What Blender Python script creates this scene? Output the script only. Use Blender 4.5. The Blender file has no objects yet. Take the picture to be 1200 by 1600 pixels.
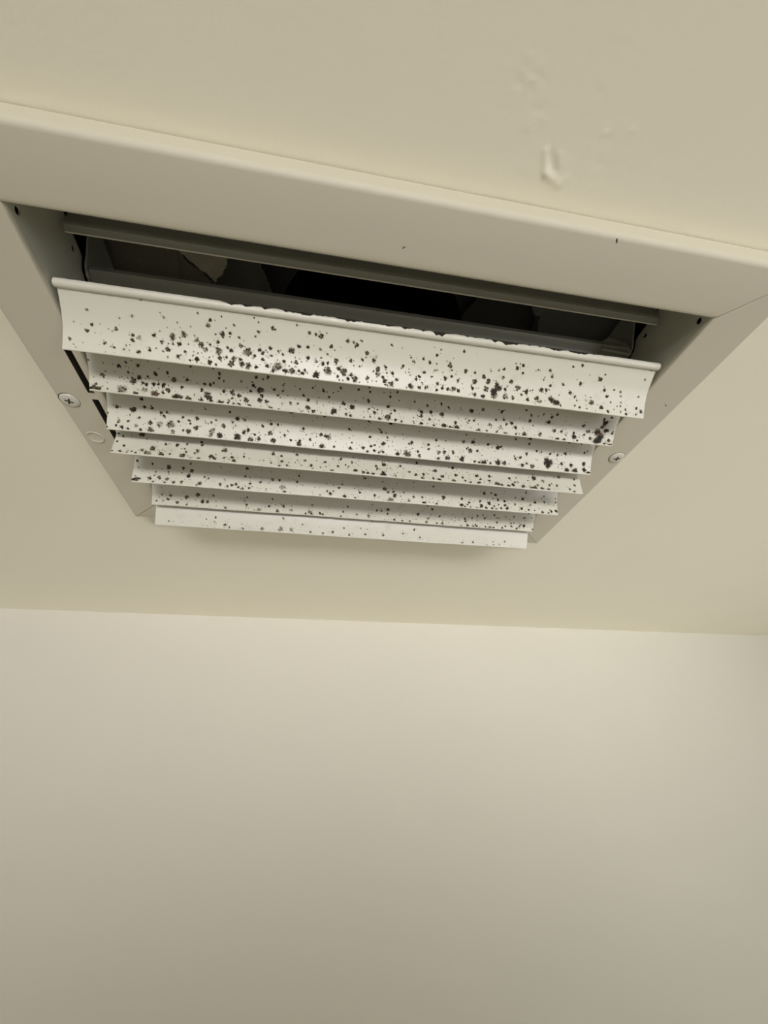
import bpy, bmesh, math
import numpy as np
from mathutils import Matrix, Vector

scene = bpy.context.scene
COL = scene.collection

# ---------------------------------------------------------------- camera
cam_data = bpy.data.cameras.new('camera')
cam = bpy.data.objects.new('camera', cam_data)
COL.objects.link(cam)
yaw, pitch, roll = -0.17333, 0.5588, -0.01739
CAM = Vector((-0.0252, -0.18967, -0.18856))
cy, sy, cp, sp = math.cos(yaw), math.sin(yaw), math.cos(pitch), math.sin(pitch)
fwd = Vector((-sy*cp, cy*cp, sp))
right = Vector((cy, sy, 0))
up = right.cross(fwd)
r2 = right*math.cos(roll) + up*math.sin(roll)
u2 = -right*math.sin(roll) + up*math.cos(roll)
M = Matrix((r2, u2, -fwd)).transposed().to_4x4()
M.translation = CAM
cam.matrix_world = M
cam_data.sensor_fit = 'AUTO'
cam_data.sensor_width = 36.0
cam_data.lens = 648.283/1600*36.0
cam_data.clip_start = 0.005
scene.camera = cam

# ---------------------------------------------------------------- light and exposure
vs = scene.view_settings
vs.view_transform = 'Standard'
vs.look = 'None'
vs.gamma = 1.0
vs.use_curve_mapping = False
vs.exposure = 0.0
world = bpy.data.worlds.new('world')
scene.world = world
world.use_nodes = True
world.node_tree.nodes['Background'].inputs[0].default_value = (1.0, 0.97, 0.88, 1)
world.node_tree.nodes['Background'].inputs[1].default_value = 0.02


def area(name, loc, target, sx, sy_, power, color, spread=180):
    d = bpy.data.lights.new(name, 'AREA')
    d.shape = 'RECTANGLE'
    d.size, d.size_y = sx, sy_
    d.energy = power
    d.color = color
    d.spread = math.radians(spread)
    o = bpy.data.objects.new(name, d)
    COL.objects.link(o)
    o.location = loc
    o.rotation_euler = (Vector(target)-Vector(loc)).to_track_quat('-Z', 'Y').to_euler()
    return o


# unseen area lights, added to light the vent and brighten the far wall's top
area('front_fill', (-0.25, -2.0, -0.45), (0.0, 0.0, -0.15), 1.0, 0.9, 3.4, (1.0, 0.97, 0.92))  # added broad front fill; the front wall has no window
area('bounce_fill', (0.0, -0.6, -2.1), (0.0, -0.6, 0.0), 2.4, 2.4, 7.8, (1.0, 0.97, 0.92))  # added upward fill standing in for light off the floor
area('wall_top_fill', (0.15, -1.0, -0.38), (0.15, 0.41, 0.07), 1.0, 0.15, 0.90, (1.0, 0.985, 1.04), 40)  # added narrow strip shaping the bright pool on the wall; no doorway
area('right_fill', (1.2, -1.2, -0.9), (0.5, 0.41, -0.15), 0.4, 0.6, 1.42, (0.98, 1.0, 1.10), 60)  # added cool fill for the right part of the wall
area('left_fill', (-1.2, -1.2, -0.7), (-0.7, 0.41, -0.05), 0.3, 0.6, 0.95, (1.0, 0.99, 1.13), 45)  # added fill for the left part of the wall


# ---------------------------------------------------------------- materials
def nodes_of(m):
    m.use_nodes = True
    return m.node_tree.nodes, m.node_tree.links, m.node_tree.nodes['Principled BSDF']


def paint(name, col, rough=0.5, spec=0.4, bump_scale=300.0, bump=0.1, var=0.03, metal=0.0, dist=0.0002):
    """Painted surface: faint uneven tone and a fine roller or powder texture."""
    m = bpy.data.materials.new(name)
    N, L, b = nodes_of(m)
    tc = N.new('ShaderNodeTexCoord')
    n1 = N.new('ShaderNodeTexNoise'); n1.inputs['Scale'].default_value = 9.0; n1.inputs['Detail'].default_value = 3
    L.new(tc.outputs['Object'], n1.inputs['Vector'])
    mx = N.new('ShaderNodeMix'); mx.data_type = 'RGBA'
    mx.inputs['A'].default_value = (*[c*(1-var) for c in col], 1)
    mx.inputs['B'].default_value = (*[min(1, c*(1+var)) for c in col], 1)
    L.new(n1.outputs['Fac'], mx.inputs['Factor'])
    L.new(mx.outputs['Result'], b.inputs['Base Color'])
    n2 = N.new('ShaderNodeTexNoise'); n2.inputs['Scale'].default_value = bump_scale; n2.inputs['Detail'].default_value = 2
    L.new(tc.outputs['Object'], n2.inputs['Vector'])
    bp = N.new('ShaderNodeBump'); bp.inputs['Strength'].default_value = bump; bp.inputs['Distance'].default_value = dist
    L.new(n2.outputs['Fac'], bp.inputs['Height'])
    L.new(bp.outputs['Normal'], b.inputs['Normal'])
    b.inputs['Roughness'].default_value = rough
    b.inputs['Specular IOR Level'].default_value = spec
    b.inputs['Metallic'].default_value = metal
    return m


M_ceil = paint('ceiling_paint', (0.83, 0.785, 0.615), 0.75, 0.2, 420, 0.5, 0.02)
M_wall = paint('wall_paint', (0.64, 0.61, 0.50), 0.65, 0.25, 350, 0.2, 0.02)
M_floor = paint('floor_vinyl', (0.35, 0.30, 0.23), 0.5, 0.4, 60, 0.1, 0.08)
M_rail = paint('register_enamel', (0.575, 0.535, 0.41), 0.55, 0.3, 500, 0.12, 0.015)
M_throat = paint('throat_enamel', (0.50, 0.50, 0.41), 0.45, 0.4, 500, 0.12, 0.02)
M_galv = paint('galvanised_steel', (0.31, 0.305, 0.25), 0.5, 0.4, 200, 0.15, 0.12, 0.3)
M_side = paint('damper_frame_steel', (0.36, 0.36, 0.30), 0.5, 0.4, 200, 0.1, 0.08)
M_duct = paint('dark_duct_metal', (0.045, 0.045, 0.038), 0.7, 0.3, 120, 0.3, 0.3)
M_black = paint('black_hole_rim', (0.012, 0.011, 0.009), 0.9, 0.1, 120, 0.3, 0.3)
M_insul = paint('duct_insulation', (0.19, 0.175, 0.125), 0.95, 0.05, 500, 1.0, 0.5, dist=0.001)
M_card = paint('foil_paper_flap', (0.40, 0.365, 0.26), 0.8, 0.2, 300, 0.3, 0.1)
M_sheet = paint('dark_grey_liner', (0.12, 0.12, 0.10), 0.8, 0.2, 300, 0.3, 0.2)
M_screw = paint('screw_head_paint', (0.62, 0.59, 0.49), 0.38, 0.6, 400, 0.1, 0.05)
M_slot = paint('recess_shade_and_dirt', (0.05, 0.043, 0.03), 0.8, 0.2, 400, 0.3, 0.2)  # dark tone painted as shade in slot and screw recesses, and real dirt specks

# blade enamel: white paint stained by mould colonies; the stain map is an attribute of the mesh
M_blade = bpy.data.materials.new('white_blade_enamel_with_mould')
N, L, b = nodes_of(M_blade)
at = N.new('ShaderNodeAttribute'); at.attribute_name = 'mould'
sep = N.new('ShaderNodeSeparateColor')
L.new(at.outputs['Color'], sep.inputs['Color'])
c1 = N.new('ShaderNodeMix'); c1.data_type = 'RGBA'
c1.inputs['A'].default_value = (0.016, 0.012, 0.006, 1)
c1.inputs['B'].default_value = (0.060, 0.014, 0.010, 1)
L.new(sep.outputs['Green'], c1.inputs['Factor'])
tc = N.new('ShaderNodeTexCoord')
nz = N.new('ShaderNodeTexNoise'); nz.inputs['Scale'].default_value = 14.0; nz.inputs['Detail'].default_value = 4
L.new(tc.outputs['Object'], nz.inputs['Vector'])
base = N.new('ShaderNodeMix'); base.data_type = 'RGBA'
base.inputs['A'].default_value = (0.57, 0.545, 0.44, 1)
base.inputs['B'].default_value = (0.61, 0.585, 0.475, 1)
L.new(nz.outputs['Fac'], base.inputs['Factor'])
# thin growth reads olive brown, dense growth near black
m1 = N.new('ShaderNodeMapRange'); m1.inputs['From Max'].default_value = 0.55
m2 = N.new('ShaderNodeMapRange'); m2.inputs['From Min'].default_value = 0.22; m2.inputs['From Max'].default_value = 0.85
L.new(sep.outputs['Red'], m1.inputs['Value'])
L.new(sep.outputs['Red'], m2.inputs['Value'])
c0 = N.new('ShaderNodeMix'); c0.data_type = 'RGBA'
c0.inputs['B'].default_value = (0.20, 0.165, 0.095, 1)
L.new(m1.outputs['Result'], c0.inputs['Factor'])
L.new(base.outputs['Result'], c0.inputs['A'])
c2 = N.new('ShaderNodeMix'); c2.data_type = 'RGBA'
L.new(m2.outputs['Result'], c2.inputs['Factor'])
L.new(c0.outputs['Result'], c2.inputs['A'])
L.new(c1.outputs['Result'], c2.inputs['B'])
L.new(c2.outputs['Result'], b.inputs['Base Color'])
rg = N.new('ShaderNodeMapRange')
rg.inputs['To Min'].default_value = 0.36; rg.inputs['To Max'].default_value = 0.95
L.new(sep.outputs['Red'], rg.inputs['Value'])
L.new(rg.outputs['Result'], b.inputs['Roughness'])
bp = N.new('ShaderNodeBump'); bp.inputs['Strength'].default_value = 0.5; bp.inputs['Distance'].default_value = 0.0002
L.new(sep.outputs['Red'], bp.inputs['Height'])
L.new(bp.outputs['Normal'], b.inputs['Normal'])
b.inputs['Specular IOR Level'].default_value = 0.45


# ---------------------------------------------------------------- mesh helpers
def link(name, me, mats, parent=None, smooth=False):
    o = bpy.data.objects.new(name, me)
    COL.objects.link(o)
    for m in (mats if isinstance(mats, (list, tuple)) else [mats]):
        me.materials.append(m)
    if smooth:
        me.polygons.foreach_set('use_smooth', [True]*len(me.polygons))
    if parent:
        o.parent = parent
    return o


def mesh(name, verts, faces, mats, parent=None, smooth=False, fmat=None, sharp=None):
    me = bpy.data.meshes.new(name)
    me.from_pydata([tuple(v) for v in verts], [], faces)
    if fmat:
        me.materials.clear()
    o = link(name, me, mats, parent, smooth)
    if fmat:
        me.polygons.foreach_set('material_index', fmat)
    bm = bmesh.new(); bm.from_mesh(me)
    bmesh.ops.remove_doubles(bm, verts=bm.verts, dist=1e-7)
    bmesh.ops.recalc_face_normals(bm, faces=bm.faces)
    if sharp:
        for e in bm.edges:
            if len(e.link_faces) == 2 and e.calc_face_angle(0) > sharp:
                e.smooth = False
    bm.to_mesh(me); bm.free()
    return o


def box(name, lo, hi, mat, parent=None, bevel=0.0):
    bm = bmesh.new()
    bmesh.ops.create_cube(bm, size=1.0)
    for v in bm.verts:
        v.co = Vector([(lo[i]+hi[i])/2 + v.co[i]*(hi[i]-lo[i]) for i in range(3)])
    if bevel:
        bmesh.ops.bevel(bm, geom=list(bm.edges), offset=bevel, segments=2, affect='EDGES')
    me = bpy.data.meshes.new(name); bm.to_mesh(me); bm.free()
    return link(name, me, mat, parent)


def slab(name, outline, z0, z1, mat, parent=None, warp=None):
    """Polygonal sheet of real thickness, its surface optionally curled by warp(x, y)."""
    n = len(outline)
    w = warp or (lambda x, y: 0.0)
    v = [(x, y, z0+w(x, y)) for x, y in outline] + [(x, y, z1+w(x, y)) for x, y in outline]
    f = [tuple(range(n))[::-1], tuple(range(n, 2*n))] + [(i, (i+1) % n, n+(i+1) % n, n+i) for i in range(n)]
    return mesh(name, v, f, mat, parent)


def extrude_x(name, prof, x0, x1, mat, parent=None, smooth=True, mats_by_edge=None, cuts=1, dz=None):
    """Closed YZ profile run along X."""
    n = len(prof); v = []; f = []; fm = []
    for i in range(cuts+1):
        x = x0+(x1-x0)*i/cuts
        o = dz(i/cuts) if dz else 0
        v += [(x, y, z+o) for y, z in prof]
    for i in range(cuts):
        for j in range(n):
            k = (j+1) % n
            f.append((i*n+j, i*n+k, (i+1)*n+k, (i+1)*n+j)); fm.append(mats_by_edge[j] if mats_by_edge else 0)
    f.append(tuple(range(n))[::-1]); fm.append(0)
    f.append(tuple(range(cuts*n, (cuts+1)*n))); fm.append(0)
    return mesh(name, v, f, mat, parent, smooth, fmat=fm if mats_by_edge else None, sharp=math.radians(40))


def struct(o):
    o['kind'] = 'structure'
    return o


# ---------------------------------------------------------------- the room
YW = 0.4125
XL, XR, YN, ZF = -1.5, 1.5, -2.3, -2.25


def ceiling_mesh():
    def axis(parts):
        out = []
        for a, b_, n in parts:
            out += list(np.linspace(a, b_, n, endpoint=False))
        out.append(parts[-1][1]); return np.array(out)
    xs = axis([(XL, -0.162, 6), (-0.162, 0.02, 4), (0.02, 0.085, 90), (0.085, 0.162, 3), (0.162, XR, 6)])
    ys = axis([(YN, -0.17, 8), (-0.17, -0.1275, 60), (-0.1275, -0.113, 3), (-0.113, 0.113, 2), (0.113, YW, 4)])
    X, Y = np.meshgrid(xs, ys)
    rs = np.random.RandomState(3)
    Z = np.zeros_like(X)

    def ridge(ax, ay, bx, by, w, h):
        dx, dy = bx-ax, by-ay
        t = np.clip(((X-ax)*dx+(Y-ay)*dy)/(dx*dx+dy*dy), 0, 1)
        d = np.hypot(X-ax-t*dx, Y-ay-t*dy)
        return h*np.exp(-(d/w)**2)
    # a plaster scuff: a shallow gouge with raised rims
    Z += ridge(0.0445, -0.1425, 0.0475, -0.1365, 0.0013, -0.00038)
    Z += ridge(0.0475, -0.1365, 0.0535, -0.1345, 0.0014, -0.00042)
    Z += ridge(0.0465, -0.1420, 0.0500, -0.1380, 0.0014, 0.00028)
    Z += ridge(0.0500, -0.1425, 0.0515, -0.1395, 0.0013, -0.0002)
    Z += ridge(0.0560, -0.1365, 0.0540, -0.1330, 0.0012, -0.0002)
    for _ in range(34):
        px, py = rs.uniform(0.024, 0.08), rs.uniform(-0.166, -0.131)
        Z += rs.uniform(-1, 1)*0.00016*np.exp(-(((X-px)/0.0015)**2+((Y-py)/0.0011)**2))
    Z[(X <= 0.0205) | (X >= 0.0845) | (Y <= -0.1695) | (Y >= -0.1280)] = 0
    ny, nx = X.shape
    v = np.stack([X, Y, Z], -1).reshape(-1, 3)
    f = []
    for j in range(ny-1):
        for i in range(nx-1):
            if -0.16 < (xs[i]+xs[i+1])/2 < 0.16 and -0.112 < (ys[j]+ys[j+1])/2 < 0.112:
                continue
            a = j*nx+i
            f.append((a, a+nx, a+nx+1, a+1))
    me = bpy.data.meshes.new('ceiling')
    me.from_pydata(v.tolist(), [], f)
    return me


struct(link('ceiling', ceiling_mesh(), M_ceil, smooth=True))
struct(box('wall_back', (XL-0.1, YW, ZF), (XR+0.1, YW+0.1, 0.0), M_wall))
struct(box('wall_left', (XL-0.1, YN, ZF), (XL, YW, 0.0), M_wall))
struct(box('wall_right', (XR, YN, ZF), (XR+0.1, YW, 0.0), M_wall))
struct(box('wall_front', (XL-0.1, YN-0.1, ZF), (XR+0.1, YN, 0.0), M_wall))
struct(box('floor', (XL-0.1, YN-0.1, ZF-0.1), (XR+0.1, YW+0.1, ZF), M_floor))

# ---------------------------------------------------------------- the ceiling vent
W, H, RW, D = 0.35, 0.2523, 0.02627, 0.01109
vent = bpy.data.objects.new('ceiling_vent', None)
COL.objects.link(vent)
vent['label'] = 'white metal ceiling vent with curved louvres spotted with black mould'
vent['category'] = 'vent'


def rail_profile(notch):
    """(t, z): t runs outward from the opening; the bottom face lies at -D."""
    p = [(0.0, -D+0.0024), (0.0, -D+0.0016), (0.0005, -D+0.0005), (0.0016, -D)]
    p += [(0.0040, -D), (0.0040, -D+notch), (0.0074, -D+notch), (0.0074, -D)]
    r = 0.0026
    for k in range(7):
        a = math.pi/2*k/6
        p.append((RW-r+r*math.sin(a), -D+r-r*math.cos(a)))
    p += [(RW, -0.0007), (RW-0.0006, -0.0004), (0.0100, -0.0004)]
    return p


def rail(name, side):
    """One mitred side of the frame."""
    g = 0.00030                       # half the open mitre joint
    half = (W/2-RW if side in ('near', 'far') else H/2-RW)
    slots = [(-0.0375, -0.0085, 1), (-0.0038, 0.0325, 1)] if side == 'left' else []
    st = [(-1, None, 0)]
    for a, b_, d in slots:
        st += [(0, a, 0), (0, a, 1), (0, b_, 1), (0, b_, 0)]
    st.append((1, None, 0))
    v = []; f = []; fm = []
    n = len(rail_profile(0))
    for end, s, nt in st:
        pr = rail_profile(0.009 if nt else 0.0)
        for t, z in pr:
            u = s if end == 0 else end*(half+t-g)
            if side == 'near': v.append((u, -(H/2-RW)-t, z))
            if side == 'far': v.append((u, (H/2-RW)+t, z))
            if side == 'left': v.append((-(W/2-RW)-t, u, z))
            if side == 'right': v.append(((W/2-RW)+t, u, z))
    for i in range(len(st)-1):
        if st[i][1] is not None and st[i][1] == st[i+1][1] and st[i][2] == st[i+1][2]:
            continue
        for j in range(n):
            k = (j+1) % n
            f.append((i*n+j, i*n+k, (i+1)*n+k, (i+1)*n+j))
            fm.append(1 if (j in (4, 5, 6) and (st[i][2] or st[i+1][2])) else 0)  # slot faces coloured dark for the unlit void behind
    f.append(tuple(range(n))); fm.append(0)
    f.append(tuple(range((len(st)-1)*n, len(st)*n))); fm.append(0)
    me = bpy.data.meshes.new(name)
    me.from_pydata(v, [], f)
    o = link(name, me, [M_rail, M_slot], vent, smooth=True)
    me.polygons.foreach_set('material_index', fm)
    bm = bmesh.new(); bm.from_mesh(me)
    bmesh.ops.dissolve_degenerate(bm, dist=1e-7, edges=bm.edges)
    bmesh.ops.recalc_face_normals(bm, faces=bm.faces)
    for e in bm.edges:
        if len(e.link_faces) == 2 and e.calc_face_angle(0) > math.radians(40):
            e.smooth = False
    bm.to_mesh(me); bm.free()
    return o


for s in ('near', 'far', 'left', 'right'):
    o = rail('frame_rail', s)
    if s == 'left':
        o['label'] = 'left frame rail with a dark narrow slot beside the louvres'

# --- throat: the upstand inside the opening, with the pivot holes of the missing first louvre
TX, TY = W/2-RW+0.0001, H/2-RW+0.0001
TT = 0.0009


def throat_side(sx):
    """Side wall with punched pivot holes (Y, Z, radius)."""
    holes = [(-0.0947, -0.0045, 0.0016), (-0.0690, 0.0203, 0.0014)]
    outline = [(-TY, -D+0.001), (TY, -D+0.001), (TY, 0.0185), (-0.056, 0.0185), (-0.0595, 0.0195), (-0.0615, 0.0215),
               (-0.0632, 0.0240), (-0.066, 0.0246), (-TY, 0.0246)]
    bm = bmesh.new()
    edges = []

    def ring(pts):
        vs_ = [bm.verts.new((0, y, z)) for y, z in pts]
        for i in range(len(vs_)):
            edges.append(bm.edges.new((vs_[i], vs_[(i+1) % len(vs_)])))
    ring(outline)
    for y, z, r in holes:
        ring([(y+r*math.cos(a*math.pi/10), z+r*1.1*math.sin(a*math.pi/10)) for a in range(20)])
    bmesh.ops.triangle_fill(bm, use_beauty=True, use_dissolve=False, edges=edges)
    ext = bmesh.ops.extrude_face_region(bm, geom=list(bm.faces))
    for e in ext['geom']:
        if isinstance(e, bmesh.types.BMVert):
            e.co.x += TT
    for vv in bm.verts:
        vv.co.x = sx*(TX+vv.co.x)
    bmesh.ops.recalc_face_normals(bm, faces=bm.faces)
    me = bpy.data.meshes.new('throat_panel')
    bm.to_mesh(me); bm.free()
    return link('throat_panel', me, M_throat, vent)


throat_side(-1)
throat_side(1)
box('throat_panel', (-TX, -TY-TT, -D+0.001), (TX, -TY, 0.0246), M_throat, vent)
box('throat_panel', (-TX, TY, -D+0.001), (TX, TY+TT, 0.0246), M_throat, vent)

# --- curved louvre blades
PR = np.array([(0.9, -0.9), (4.0, -2.6), (7.5, -5.0), (10.4, -7.1), (13.0, -9.4), (15.3, -12.0), (17.6, -15.2), (19.8, -18.4)])


def catmull(P, n):
    P = np.vstack([2*P[0]-P[1], P, 2*P[-1]-P[-2]]); o = []
    for i in range(1, len(P)-2):
        p0, p1, p2, p3 = P[i-1:i+3]
        for t in np.arange(n)/n:
            o.append(.5*((2*p1)+(-p0+p2)*t+(2*p0-5*p1+4*p2-p3)*t*t+(-p0+3*p1-3*p2+p3)*t**3))
    o.append(P[-2])
    return np.array(o)


# the last louvre is bent steeper: it drops almost straight before it leans out
PR_LAST = np.array([(0.9, -0.9), (1.9, -5.0), (2.7, -9.0), (4.1, -13.2), (6.3, -17.2), (8.8, -21.1), (11.3, -25.0)])


def arc(P):
    c = catmull(P, 12)
    return c, np.r_[0, np.cumsum(np.linalg.norm(np.diff(c, axis=0), axis=1))]


SHAPES = [arc(PR), arc(PR_LAST)]
XE = 147.0


def at_s(s, shape):
    c, ss = shape
    return np.stack([np.interp(s, ss, c[:, 0]), np.interp(s, ss, c[:, 1])], -1)


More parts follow.
